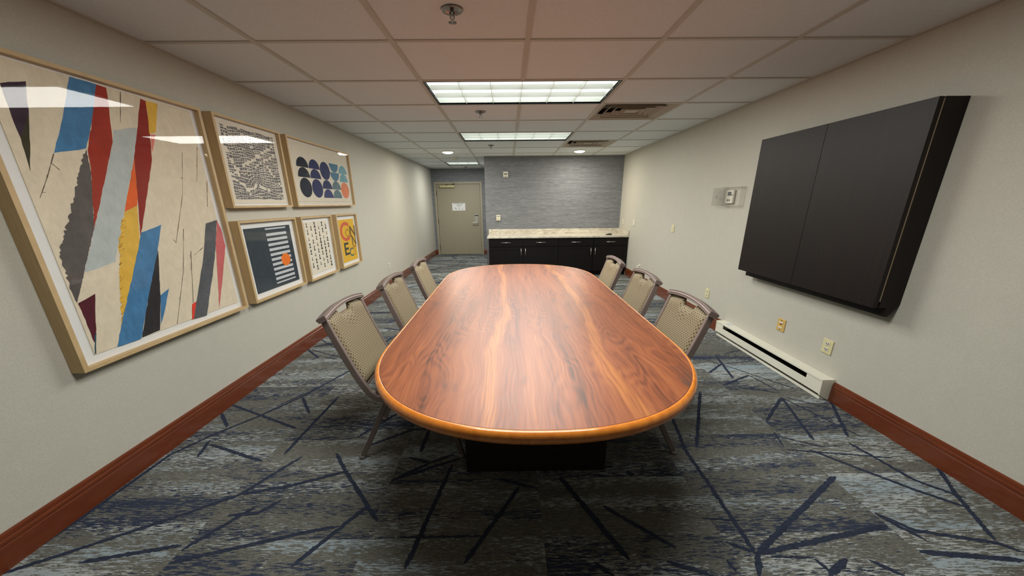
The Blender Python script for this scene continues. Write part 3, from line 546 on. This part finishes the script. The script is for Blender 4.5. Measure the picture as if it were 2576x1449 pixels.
# ================================================================ framed art on the left wall
FD = .07
def frame(y0, y1, z0, z1, label, bw=.026):
    t = thing('framed_picture', (XL, (y0+y1)/2, z0), label, 'picture', 'framed prints on the left wall')
    x0, x1 = XL+.001, XL+FD
    mb = MB()
    mb.box(x0, x1, y0, y0+bw, z0, z1); mb.box(x0, x1, y1-bw, y1, z0, z1); mb.box(x0, x1, y0+bw, y1-bw, z0, z0+bw*.72); mb.box(x0, x1, y0+bw, y1-bw, z1-bw*.72, z1)
    mb.build('frame', M['oak'], t)
    b = .72*bw
    mb = MB(); mb.box(x0+.02, x0+.036, y0+bw, y1-bw, z0+b, z1-b); mb.box(x1-.018, x1-.009, y0+bw, y0+bw+.004, z0+b, z1-b); mb.build('mat_board', M['mat'], t)
    mb = MB(); mb.box(x1-.0085, x1-.0065, y0+bw+.0002, y1-bw-.0002, z0+b+.0002, z1-b-.0002); mb.build('glass', M['glass'], t)
    return t
XA = XL+.041
def sheet_poly(mb, pts, m, lift=0): mb.poly([(XA+lift, y, z) for y, z in pts], m)
rj = random.Random(11)
def jag(pts, amp=.004, step=.02, big=()):
    out = []
    n = len(pts)
    for i in range(n):
        a, b = Vector(pts[i]), Vector(pts[(i+1) % n]); k = max(1, int((b-a).length/step)); d = (b-a).normalized() if (b-a).length else Vector((1, 0)); nn = Vector((-d.y, d.x))
        A = .0075 if i in big else amp
        for j in range(k):
            p = a.lerp(b, (j+rj.uniform(-.35, .35)*(j > 0))/k); out.append(tuple(p+nn*(rj.uniform(-A, A) if j else 0)))
    return out
def tri_poly(mb, pts, m, lift):
    from mathutils.geometry import tessellate_polygon
    tr = tessellate_polygon([[Vector((y, z, 0)) for y, z in pts]])
    base = len(mb.v); mb.v += [(XA+lift, y, z) for y, z in pts]
    for a, b, c in tr: mb.f.append((base+a, base+b, base+c)); mb.m.append(m); mb.sm.append(False)
def art(t, items, mats, back):
    """back: (y0,y1,z0,z1,mat) sheet with thickness; items: (pts, mat)"""
    names = [back[4]] + sorted(set(m for _, m in items)-{back[4]})
    mb = MB(); mb.box(XA-.004, XA, back[0], back[1], back[2], back[3], 0)
    for k, (pts, m) in enumerate(items): tri_poly(mb, pts, names.index(m), .0002+.00004*min(k, 24))
    return mb.build('print', [M[n] for n in names], t)
# big abstract
B = DATA['big']
t = frame(1.848, 3.192, .699, 2.138, 'largest framed print, tall abstract of torn coloured stripes in a pale wood frame')
order = [('purple','a_purple'),('olive','a_olive'),('grey','a_grey'),('blue','a_blue'),('red','a_red'),('pale','a_pale'),('red2','a_red2'),('yellow','a_yellow'),('pink','a_pink'),('orange','a_orange'),('yellow2','a_yellow'),('blue2','a_blue'),('black','a_black'),('blue3','a_blue'),('maroon','a_maroon'),('teal','a_teal'),('grey2','a_grey2'),('pink2','a_pink2'),('red3','a_red3')]
its = []
for k, m in order:
    bigs = {'grey': (5,6,7,8,9), 'yellow2': (5,6,7,8), 'pale': ()}.get(k, ())
    its.append((jag(B[k], .0022, .03 if not bigs else .012, bigs), m))
its[1] = ([(2.06,1.10),(2.10,1.04),(2.13,1.30),(2.115,1.62),(2.09,1.50)], 'a_olive') if False else its[1]
def stroke(pts, wd, m):
    L = []; R_ = []
    P = [Vector(p) for p in pts]; Q = []
    for a, b in zip(P[:-1], P[1:]): Q += [a.lerp(b, i/6) for i in range(6)]
    Q.append(P[-1])
    for i, p in enumerate(Q):
        d = (Q[min(i+1, len(Q)-1)]-Q[max(i-1, 0)]).normalized(); nn = Vector((-d.y, d.x)); ww = wd*rj.uniform(.3, 1.6); L.append(tuple(p+nn*ww)); R_.append(tuple(p-nn*ww))
    return (L+R_[::-1], m)
for l in DATA['biglines']: its.append(stroke(l, .0016, 'a_line'))
for k in range(16):
    l = DATA['biglines'][k % 6]; a, b = Vector(l[0]), Vector(l[-1]); p = a.lerp(b, rj.random()); its.append(stroke([tuple(p), (p.x+rj.uniform(-.03, .03), p.y+rj.uniform(-.03, .03))], .001, rj.choice(['a_line', 'a_olive', 'a_orange'] if k % 3 else ['a_line'])))
for k in range(26):   # bristles along the yellow stripe
    a = B['yellow2']; i = rj.choice((5, 6, 7)); p = Vector(a[i]).lerp(Vector(a[i+1]), rj.random()); its.append(stroke([tuple(p), (p.x+rj.uniform(.01, .04), p.y+rj.uniform(.004, .02))], .0014, 'a_tan'))
art(t, its, None, (1.950, 3.122, .760, 2.108, 'a_paper'))
# map
t = frame(3.300, 4.214, 1.474, 2.142, 'framed print of a grey and white street map, upper row beside the large abstract', .024)
rm = random.Random(5); its = []
y0, y1, z0, z1 = 3.402, 4.126, 1.540, 2.085
diag = [((3.40,1.72),(4.13,2.02)),((3.40,1.95),(3.62,1.54)),((3.62,2.085),(4.126,1.66)),((3.402,1.70),(3.75,1.62)),((3.75,1.62),(4.126,1.60)),((3.47,2.085),(3.402,1.86)),((3.75,1.80),(4.126,1.95))]
def near_diag(p):
    for a, b in diag:
        a, b = Vector(a), Vector(b); d = b-a; t_ = max(0, min(1, (p-a).dot(d)/d.length_squared)); 
        if (p-(a+d*t_)).length < .0075: return True
    return False
def warp(y, z):
    cx_, cz_ = 3.68, 1.66; r = math.hypot((y-cx_), (z-cz_)*1.3); a = .9*math.exp(-(r/.10)**2); dy, dz = y-cx_, z-cz_
    y2, z2 = cx_+dy*math.cos(a)-dz*math.sin(a), cz_+dy*math.sin(a)+dz*math.cos(a)
    return (min(max(y2+.004*math.sin(z*31), y0), y1), min(max(z2+.004*math.sin(y*23), z0), z1))
def split(a, b, c, d, lv):
    w_, h_ = b-a, d-c
    if (w_ > .048 or h_ > .030 or (lv < 9 and rm.random() < .55)) and max(w_, h_*1.4) > .017:
        if w_ > h_*1.4: m_ = a+w_*rm.uniform(.36, .64); split(a, m_, c, d, lv+1); split(m_, b, c, d, lv+1)
        else: m_ = c+h_*rm.uniform(.36, .64); split(a, b, c, m_, lv+1); split(a, b, m_, d, lv+1)
        return
    g = .0022 if lv % 3 else .0036
    if near_diag(Vector(((a+b)/2, (c+d)/2))) and rm.random() < .93: return
    if b-a < 2*g+.001 or d-c < 2*g+.001: return
    its.append(([warp(a+g, c+g), warp(b-g, c+g), warp(b-g, d-g), warp(a+g, d-g)], 'a_mapgrey'))
split(y0, y1, z0, z1, 0)
art(t, its, None, (3.352, 4.170, 1.510, 2.112, 'a_cream'))
# circles
t = frame(4.318, 5.945, 1.474, 2.142, 'wide framed print of dark blue and teal circles and half circles, upper row', .024)
its = []; RY, RZ = .1345, .0995
def ell(cy, cz, a0, a1): 
    n = 28; return [(cy+RY*math.cos(math.radians(a0+(a1-a0)*i/n)), cz+RZ*math.sin(math.radians(a0+(a1-a0)*i/n))) for i in range(n+(0 if a1-a0 == 360 else 1))]
cy = [4.621, 4.895, 5.166, 5.437, 5.708]
U = lambda c, z: ell(cy[c], z, 0, 180); D_ = lambda c, z: ell(cy[c], z, 180, 360); O = lambda c, z: ell(cy[c], z, 0, 360)
its += [(U(0,1.8725),'c0'),(U(0,1.772),'c0'),(O(0,1.668),'c0'),(U(1,1.8725),'c1'),(U(1,1.772),'c1'),(O(1,1.668),'c1'),(O(2,1.871),'c1'),(U(2,1.671),'c1'),(U(2,1.569),'c2'),(D_(3,1.971),'c3'),(D_(3,1.870),'c3'),(U(3,1.671),'c5'),(U(3,1.569),'c5'),(U(4,1.870),'c4'),(U(4,1.771),'c4'),(O(4,1.668),'c6')]
its += [stroke([(4.40,1.527),(5.86,1.527)], .001, 'c5')]
art(t, its, None, (4.362, 5.90, 1.503, 2.112, 'a_sheet'))
# crosswalk
t = frame(3.304, 4.214, .700, 1.374, 'framed print of a white striped crossing on dark grey with one orange umbrella', .024)
its = []
for k in range(12):
    z = 1.296-k*.0445; hgt = .024 if 0 < k < 11 else .013; a = 3.697+k*.001; b = a+.342
    its.append(([(a, z-hgt), (b, z-hgt), (b, z), (a, z)], 'a_stripe'))
its.append(([(3.94+.085*math.cos(math.radians(22.5+45*i)), .992+.062*math.sin(math.radians(22.5+45*i))) for i in range(8)], 'a_umb'))
for i in range(8): its.append(stroke([(3.94, .995), (3.94+.080*math.cos(math.radians(22.5+45*i)), .992+.058*math.sin(math.radians(22.5+45*i)))], .0012, 'a_orange'))
art(t, its, None, (3.398, 4.120, .763, 1.308, 'a_slate'))
# chess
t = frame(4.320, 5.073, .696, 1.372, 'narrow framed print of many small black chess pieces, lower row', .024)
its = []
def piece(cy_, cz_, kind):
    s = {'pawn': .72, 'rook': .85, 'knight': .95, 'bishop': 1.0, 'king': 1.18}[kind]; sy, sz = .021*s, .027*s
    P_ = [(-1,-1),(1,-1),(1,-.8),(.45,-.6),(.28,.1)]
    top = {'pawn': [(.45,.2),(.35,.6),(0,.8),(-.35,.6),(-.45,.2)], 'rook': [(.6,.4),(.6,.95),(.25,.95),(.25,.75),(-.25,.75),(-.25,.95),(-.6,.95),(-.6,.4)], 'knight': [(.6,.1),(.7,.7),(.1,1.1),(-.7,.7),(-.85,.35),(-.3,.3)], 'bishop': [(.4,.3),(.4,.7),(0,1.15),(-.4,.7),(-.4,.3)], 'king': [(.5,.3),(.55,.75),(.15,.8),(.15,1.1),(-.15,1.1),(-.15,.8),(-.55,.75),(-.5,.3)]}[kind]
    P_ += top+[(-.28,.1),(-.45,-.6),(-1,-.8)]
    return ([(cy_+p*sy, cz_+q*sz) for p, q in P_], 'a_ink')
kinds = ['rook','pawn','knight','bishop','king','pawn','bishop','knight','pawn','king','rook']; q = 0
for c in range(6):
    for r in range(8):
        z = 1.283-r*.0715-(.034 if c % 2 else 0); y = 4.470+c*.092
        if z > .785: its.append(piece(y, z, kinds[(c*3+r*5+q) % 11])); q += 1
art(t, its, None, (4.418, 4.972, .757, 1.316, 'a_cream'))
# CONNECT
t = frame(5.205, 5.916, .698, 1.372, 'small yellow framed lettering print reading CONNECT, farthest in the lower row', .024)
pr = art(t, [], None, (5.318, 5.836, .757, 1.303, 'a_sun'))
def letter(chr_, y0, y1, z0, z1, mat, lift):
    cu = bpy.data.curves.new('lt', 'FONT'); cu.body = chr_; cu.offset = .018; ob = bpy.data.objects.new('lt', cu); COL.objects.link(ob)
    bpy.context.view_layer.update(); me = bpy.data.meshes.new_from_object(ob.evaluated_get(bpy.context.evaluated_depsgraph_get()))
    xs = [v.co.x for v in me.vertices]; ys = [v.co.y for v in me.vertices]; ax, bx_, ay, by = min(xs), max(xs), min(ys), max(ys)
    base = parent_loc(t)
    for v in me.vertices: v.co = Vector((XA+lift, y0+(v.co.x-ax)/(bx_-ax)*(y1-y0), z0+(v.co.y-ay)/(by-ay)*(z1-z0)))-base
    me.materials.append(mat); me.name = 'letter'; o = bpy.data.objects.new('letter', me); COL.objects.link(o); o.parent = t; o['label'] = 'printed letter ' + chr_
    bpy.data.objects.remove(ob, do_unlink=True)
for a in (('C',5.335,5.640,1.026,1.272,'a_coral',.0004),('O',5.490,5.652,1.075,1.180,'a_tan',.0006),('N',5.655,5.850,1.070,1.215,'a_brown',.0008),('N',5.690,5.838,.950,1.085,'a_brown',.0010),('E',5.395,5.550,.845,1.008,'a_dkgrn',.0006),('C',5.553,5.700,.812,.926,'a_grn',.0008),('T',5.690,5.822,.812,.945,'a_tan',.0006)):
    letter(a[0], a[1], a[2], a[3], a[4], M[a[5]], a[6])

# ================================================================ wall display cabinet (right)
t = thing('wall_cabinet', (XR, 3.24, .83), 'large dark espresso wood wall cabinet with two closed doors', 'cabinet')
ya, yb = 2.447, 4.036
mb = MB(); mb.loft([[(2.400, y, 2.018), (XR-.001, y, 2.018), (XR-.001, y, .845), (2.473, y, .769), (2.452, y, .769), (2.452, y, .829), (2.400, y, .829)] for y in (ya, yb)], sm=False); mb.build('body', M['esp'], t, auto=True)
mb = MB(); mb.box(2.392, 2.3995, ya+.002, ya+.006, .870, 2.010); mb.build('edge_strip', M['espl'], t)
for a, b in ((ya, 3.2395), (3.2425, yb)):
    mb = MB(); mb.box(2.363, 2.3905, a, b, .829, 2.018); mb.build('door', M['esp'], t, bevel=.0015)
mb = MB(); mb.box(2.3905, 2.3998, ya+.02, yb-.02, .86, 2.0); mb.build('hinge_packing', M['cab'], t)

# ================================================================ counter, cabinets
X0, X1, YF = -.405, 2.53, 8.49
units = [(X0, .318), (.318, 1.056), (1.056, 1.797), (1.797, X1)]
for i, (a, b) in enumerate(units):
    lb = ['leftmost black base cabinet under the marble counter, by the passage', 'second black base cabinet from the passage, under the marble counter', 'third black base cabinet from the passage, under the marble counter', 'rightmost black base cabinet under the counter, against the beige wall'][i]
    t = thing('base_cabinet', ((a+b)/2, YF, 0), lb, 'cabinet', 'black base cabinets under the counter')
    mb = MB(); mb.box(a, b, YF+.024, YB-.004, .10, .792); mb.box(a, b, YF+.09, YB-.004, 0, .0999); mb.build('body', M['cab'], t)
    g = .006
    mb = MB(); z0, z1 = .625, .780
    mb.box(a+g, b-g, YF+.008, YF+.023, z0, z1); r = .045
    mb.box(a+g, b-g, YF, YF+.0079, z0, z0+.030); mb.box(a+g, b-g, YF, YF+.0079, z1-.030, z1); mb.box(a+g, a+g+r, YF, YF+.0079, z0+.030, z1-.030); mb.box(b-g-r, b-g, YF, YF+.0079, z0+.030, z1-.030)
    dr = mb.build('drawer', M['cab'], t); c = (a+b)/2
    def pull(p0, p1, par):
        mb = MB(); mb.cyl(p0, p1, .0065, n=12); p0, p1 = Vector(p0), Vector(p1); d = (p1-p0)
        for f in (.14, .86): q = p0+d*f; mb.cyl(q, (q.x, YF+.001, q.z), .004, n=8)
        mb.build('handle', M['nickel'], par)
    pull((c-.100, YF-.026, .704), (c+.100, YF-.026, .704), dr)
    mb = MB(); z0, z1 = .105, .612; r = .075
    mb.box(a+g, b-g, YF+.008, YF+.023, z0, z1); mb.box(a+g, b-g, YF, YF+.0079, z0, z0+.055); mb.box(a+g, b-g, YF, YF+.0079, z1-.055, z1); mb.box(a+g, a+g+r, YF, YF+.0079, z0+.055, z1-.055); mb.box(b-g-r, b-g, YF, YF+.0079, z0+.055, z1-.055)
    dr = mb.build('door', M['cab'], t); x = b-.045 if i % 2 == 0 else a+.045
    pull((x, YF-.026, .438), (x, YF-.026, .585), dr)
t = thing('countertop', (1.05, 8.47, .79), 'pale marbled countertop with raised back and side splash', 'countertop')
mb = MB(); mb.box(-.436, XR-.002, 8.452, YB-.002, .793, .829); mb.build('slab', M['marble'], t, bevel=.004)
mb = MB(); mb.box(-.436, XR-.002, YB-.030, YB-.002, .8292, .931); mb.build('back_splash', M['marble'], t, bevel=.002)
mb = MB(); mb.box(XR-.030, XR-.002, 8.455, YB-.0305, .8292, .931); mb.build('side_splash', M['marble'], t, bevel=.002)
mb = MB(); rings = [[(2.15+a, 8.66+b, .8295+z) for a, b in ((-.07,-.02),(.06,-.045),(.075,.02),(-.03,.045))] for z in (0, .012)] + [[(2.15+a*.8+.01, 8.66+b*.8, .8295+.03) for a, b in ((-.02,-.02),(.05,-.035),(.06,.015),(-.0,.03))]]
tag(mb_ := mb.loft(rings, sm=False) or mb.build('small_object', M['black'], None, bevel=.002, off=(2.15, 8.66, .8295)), 'small black object left at the right end of the marble countertop', 'small object')

# ================================================================ door
d = thing('door_1', (-1.45, YD, 0), None, None, None, 'structure')
del_ = [k for k in ('label', 'category') if k in d.keys()]
mb = MB(); e = .062
mb.box(-2.156, -2.094, YD-.012, YD+.11, 0, 2.080); mb.box(-.812, -.750, YD-.012, YD+.11, 0, 2.080); mb.box(-2.094, -.812, YD-.012, YD+.11, 2.024, 2.080)
mb.build('door_frame', M['doorf'], d, bevel=.003)
mb = MB(); mb.box(-2.088, -.818, YD+.012, YD+.055, .008, 2.018); sl = mb.build('door_slab', M['door'], d, bevel=.002)
for z in (.23, .98, 1.77):
    mb = MB(); mb.box(-2.100, -2.084, YD-.004, YD+.0115, z-.07, z+.07); mb.cyl((-2.092, YD-.006, z-.07), (-2.092, YD-.006, z+.07), .008, n=10); mb.build('hinge', M['dark'], d)
mb = MB(); mb.box(-1.000, -.885, YD-.006, YD+.0118, .872, 1.166); lk = mb.build('lock_plate', M['nickel'], d, bevel=.004)
mb = MB(); mb.box(-.996, -.889, YD-.0075, YD-.0062, 1.130, 1.164); mb.build('card_slot', M['black'], lk)
mb = MB(); mb.cyl((-.915, YD-.006, .945), (-.915, YD-.06, .945), .016, n=14); mb.cyl((-.90, YD-.062, .945), (-1.07, YD-.058, .938), .013, .011, n=14); mb.build('lever_handle', M['wplas'], lk)
mb = MB(); mb.box(-1.985, -1.555, YD-.055, YD+.0118, 1.925, 1.990); mb.build('door_closer', M['brass'], d, bevel=.006)
mb = MB(); mb.cyl((-1.78, YD-.03, 1.99), (-1.78, YD-.03, 2.016), .010, n=10); mb.box(-1.79, -1.55, YD-.10, YD-.085, 2.010, 2.020); mb.box(-1.60, -1.55, YD-.1, YD-.0125, 2.022, 2.034); mb.build('closer_arm', M['dark'], d)
mb = MB(); mb.cyl((-1.46, YD+.0118, 1.385-.45), (-1.46, YD+.006, 1.385-.45), .012, n=12); mb.build('peephole', M['brass'], d)
s = thing('door_notice', (-1.46, YD, 1.284), 'white evacuation notice sheet fixed on the grey door', 'notice')
mb = MB(); mb.box(-1.655, -1.268, YD+.009, YD+.0115, 1.286, 1.498); mb.build('sheet', M['mat'], s)
mb = MB(); yq = YD+.0087
def bar(a, b, c, e_): mb.box(a, b, yq, yq+.0002, c, e_)
bar(-1.62,-1.30,1.478,1.486); rr = random.Random(2)
for k in range(16): a = -1.53+rr.uniform(0,.14); c = 1.39+rr.uniform(0,.07); bar(a, a+rr.uniform(.01,.05), c, c+.004)
for ox in (-1.60,-1.475,-1.37):
    for k in range(8): a = ox+rr.uniform(0,.05 if ox == -1.475 else .07)*.8; c = 1.31+rr.uniform(0,.055); bar(a, a+rr.uniform(.01,.035), c, c+.004)
bar(-1.52,-1.40,1.42,1.425)
mb.build('printing', M['a_ink'], s)

# ================================================================ wall plates
def plate(x, y, z, w_, h_, sgn, label, kind='outlet', mat='ivory', axis='x', group='outlets and switch plates', cat='outlet', name='wall_outlet'):
    """sgn: direction out of the wall along axis; w_ along the wall"""
    t = thing(name, (x, y, z-h_/2), label, cat, group)
    def B(mb, u0, u1, v0, v1, d0, d1):
        if axis == 'x': mb.box(*sorted((x+sgn*d0, x+sgn*d1)), y+u0, y+u1, z+v0, z+v1)
        else: mb.box(x+u0, x+u1, *sorted((y+sgn*d0, y+sgn*d1)), z+v0, z+v1)
    mb = MB(); B(mb, -w_/2, w_/2, -h_/2, h_/2, .0004, .008); mb.build('plate', M[mat], t, bevel=.003)
    if kind == 'outlet':
        for s in (-1, 1):
            mb = MB(); B(mb, -w_*.23, w_*.23, s*h_*.20-h_*.12, s*h_*.20+h_*.12, .0082, .0105); r = mb.build('receptacle', M[mat if mat != 'ivory' else 'wplas'], t, bevel=.001)
            mb = MB()
            for u in (-w_*.10, w_*.10): B(mb, u-.004, u+.004, s*h_*.20-.001, s*h_*.20+h_*.07, .0106, .0110)
            B(mb, -.005, .005, s*h_*.20-h_*.09, s*h_*.20-h_*.04, .0106, .0110); mb.build('slots', M['black'], r)
    elif kind == 'switch':
        mb = MB(); B(mb, -w_*.22, w_*.22, -h_*.28, h_*.28, .0082, .0125); mb.build('rocker', M['wplas'], t, bevel=.001)
    elif kind == 'jack':
        for s in (-1, 1):
            mb = MB(); B(mb, -w_*.26, w_*.26, s*h_*.20-h_*.06, s*h_*.20+h_*.06, .0082, .012); mb.build('module', M['wplas'], t)
        mb = MB(); B(mb, -w_*.11, w_*.11, h_*.02, h_*.12, .0082, .0105); mb.build('jack', M['plug'], t, bevel=0)
        mb = MB()
        for s in (-1, 1): B(mb, -.005, .005, s*h_*.38-.004, s*h_*.38+.004, .0082, .009)
        mb.build('screws', M['dark'], t)
    return t
plate(XR, 8.997, 1.083, .148, .108, -1, 'pale outlet plate on the right wall just above the side splash, nearest the corner', mat='wplas')
plate(XR, 8.215, 1.090, .150, .112, -1, 'pale switch plate on the right wall, just left of the counter end', 'switch', mat='wplas', cat='switch', name='switch_plate')
plate(XR, 6.238, 1.097, .100, .112, -1, 'ivory switch plate at chest height, alone on the right wall between counter and clear box', 'switch', cat='switch', name='switch_plate')
plate(XR, 4.898, .387, .098, .112, -1, 'ivory outlet low on the right wall above the near right chair')
plate(XR, 7.606, .300, .100, .112, -1, 'white outlet low on the right wall behind the middle right chair, with plug', mat='wplas')
plate(XR, 3.462, .403, .104, .114, -1, 'yellowed data jack plate above the white heater', 'jack', 'almond', cat='jack', name='data_jack')
plate(XR, 2.898, .395, .100, .114, -1, 'ivory outlet plate above the near end of the heater')
plate(XL, 7.424, .397, .098, .116, 1, 'white outlet low on the left wall beyond the framed prints', mat='wplas')
mb = MB(); mb.box(XR-.055, XR-.013, 7.57, 7.63, .275, .335)
tag(mb.build('plug_adapter', M['wplas'], None, bevel=.004, off=(XR-.03, 7.6, .275)), 'small white plug in the outlet behind the middle right chair', 'plug')
# thermostat and alarm on the blue-grey wall
t = thing('thermostat', (-.2125, YB, 1.116), 'small white thermostat on the blue-grey wall above the counter left end', 'thermostat')
mb = MB(); mb.box(-.259, -.166, YB-.028, YB-.0004, 1.116, 1.236); mb.build('case', M['wplas'], t, bevel=.006)
mb = MB(); mb.lathe(0, 0, [(.024, 0), (.024, .006), (.018, .009)], n=24); mb.v = [(-.2125+a, YB-.0285-c, 1.152+b) for a, b, c in mb.v]; mb.build('dial', M['ivory'], t, auto=True)
mb = MB(); mb.box(-.245, -.180, YB-.0292, YB-.0284, 1.203, 1.212); mb.box(-.2145, -.2105, YB-.040, YB-.0377, 1.140, 1.165); mb.build('marks', M['dark'], t)
t = thing('alarm_strobe', (-.0345, YB, 2.011), 'small white alarm strobe high on the blue-grey wall', 'alarm')
mb = MB(); mb.box(-.088, .019, YB-.035, YB-.0004, 2.011, 2.127); mb.build('case', M['wplas'], t, bevel=.005)
mb = MB(); mb.box(-.070, .001, YB-.044, YB-.0352, 2.071, 2.087); mb.build('strobe_lens', M['dark'], t, bevel=.002)
mb = MB()
for k in range(4): mb.box(-.07, .001, YB-.0362, YB-.0352, 2.020+k*.006, 2.022+k*.006)
mb.build('grille', M['dark'], t)
# thermostat in clear lock box on right wall
t = thing('thermostat_cover', (XR, 4.66, 1.437), 'clear plastic lock box with swung open lid over a thermostat, beside the dark wall cabinet', 'cover box')
ya, yb, za, zb = 4.44, 4.80, 1.437, 1.632; th = .004
mb = MB()
for b in ((XR-.058, XR-.0005, ya, ya+th, za, zb), (XR-.058, XR-.0005, yb-th, yb, za, zb), (XR-.058, XR-.0005, ya+th, yb-th, za, za+th), (XR-.058, XR-.0005, ya+th, yb-th, zb-th, zb)): mb.box(*b)
mb.build('box', M['clear'], t)
mb = MB(); mb.box(XR-.064, XR-.060, 4.70, 5.03, za-.002, zb+.002); mb.build('lid', M['clear'], t)
mb = MB(); mb.cyl((XR-.064, 4.93, 1.53), (XR-.076, 4.93, 1.53), .010, n=14); mb.box(XR-.074, XR-.0645, 4.915, 4.945, 1.545, 1.552); mb.build('lock', M['nickel'], t)
s = thing('thermostat', (XR, 4.70, 1.46), 'white thermostat inside the clear lock box on the right wall', 'thermostat')
mb = MB(); mb.box(XR-.032, XR-.0065, 4.63, 4.79, 1.462, 1.605); mb.build('case', M['wplas'], s, bevel=.004)
mb = MB(); mb.box(XR-.0335, XR-.0322, 4.67, 4.745, 1.545, 1.585); mb.build('display', M['a_mapgrey'], s)
mb = MB()
for yy in (4.735, 4.695): mb.box(XR-.0335, XR-.0322, yy-.008, yy+.008, 1.487, 1.507)
mb.box(XR-.0335, XR-.0322, 4.645, 4.657, 1.545, 1.56); mb.build('buttons', M['dark'], s)
# ================================================================ baseboard heater
ya, yb = 2.742, 4.394; XF = 2.434
t = thing('baseboard_heater', (XR, 3.57, 0), 'white electric baseboard heater along the right wall by the near right chair', 'heater')
mb = MB()
mb.box(XF, XR-.001, ya+.012, yb-.012, .165, .176); mb.box(XR-.006, XR-.001, ya+.012, yb-.012, .012, .1649); mb.box(XF, XF+.006, ya+.012, yb-.012, .160, .1649)
mb.build('top_cover', M['white'], t, bevel=.0015)
mb = MB(); mb.box(XF+.004, XF+.009, ya+.012, yb-.012, .052, .118); mb.box(XF+.004, XF+.009, ya+.012, 2.915, .1182, .1595); mb.box(XF+.004, XF+.009, 4.245, yb-.012, .1182, .1595); mb.build('front_panel', M['white'], t, bevel=.001)
for a, b in ((ya, ya+.012), (yb-.012, yb)):
    mb = MB(); mb.loft([[(XF-.001, y, .176), (XR-.001, y, .177), (XR-.001, y, .004), (XR-.028, y, .004), (XF+.004, y, .045)] for y in (a, b)], sm=False); mb.build('end_cap', M['white'], t, auto=True, bevel=.001)
mb = MB(); mb.box(XF+.018, XR-.006, ya+.012, yb-.012, .004, .010); mb.box(XF+.018, XF+.022, ya+.012, yb-.012, .0102, .026); mb.build('base_tray', M['white'], t)
mb = MB(); mb.cyl((2.49, ya+.02, .09), (2.49, yb-.02, .09), .009, n=10)
for i in range(110): y = 2.93+i*.0119; mb.box(2.462, 2.520, y, y+.0012, .062, .118)
mb.build('heating_element', M['dark'], t)
mb = MB(); mb.box(XF+.03, XF+.085, 4.18, 4.27, .1762, .1766); mb.build('rating_label', M['a_stripe'], t)
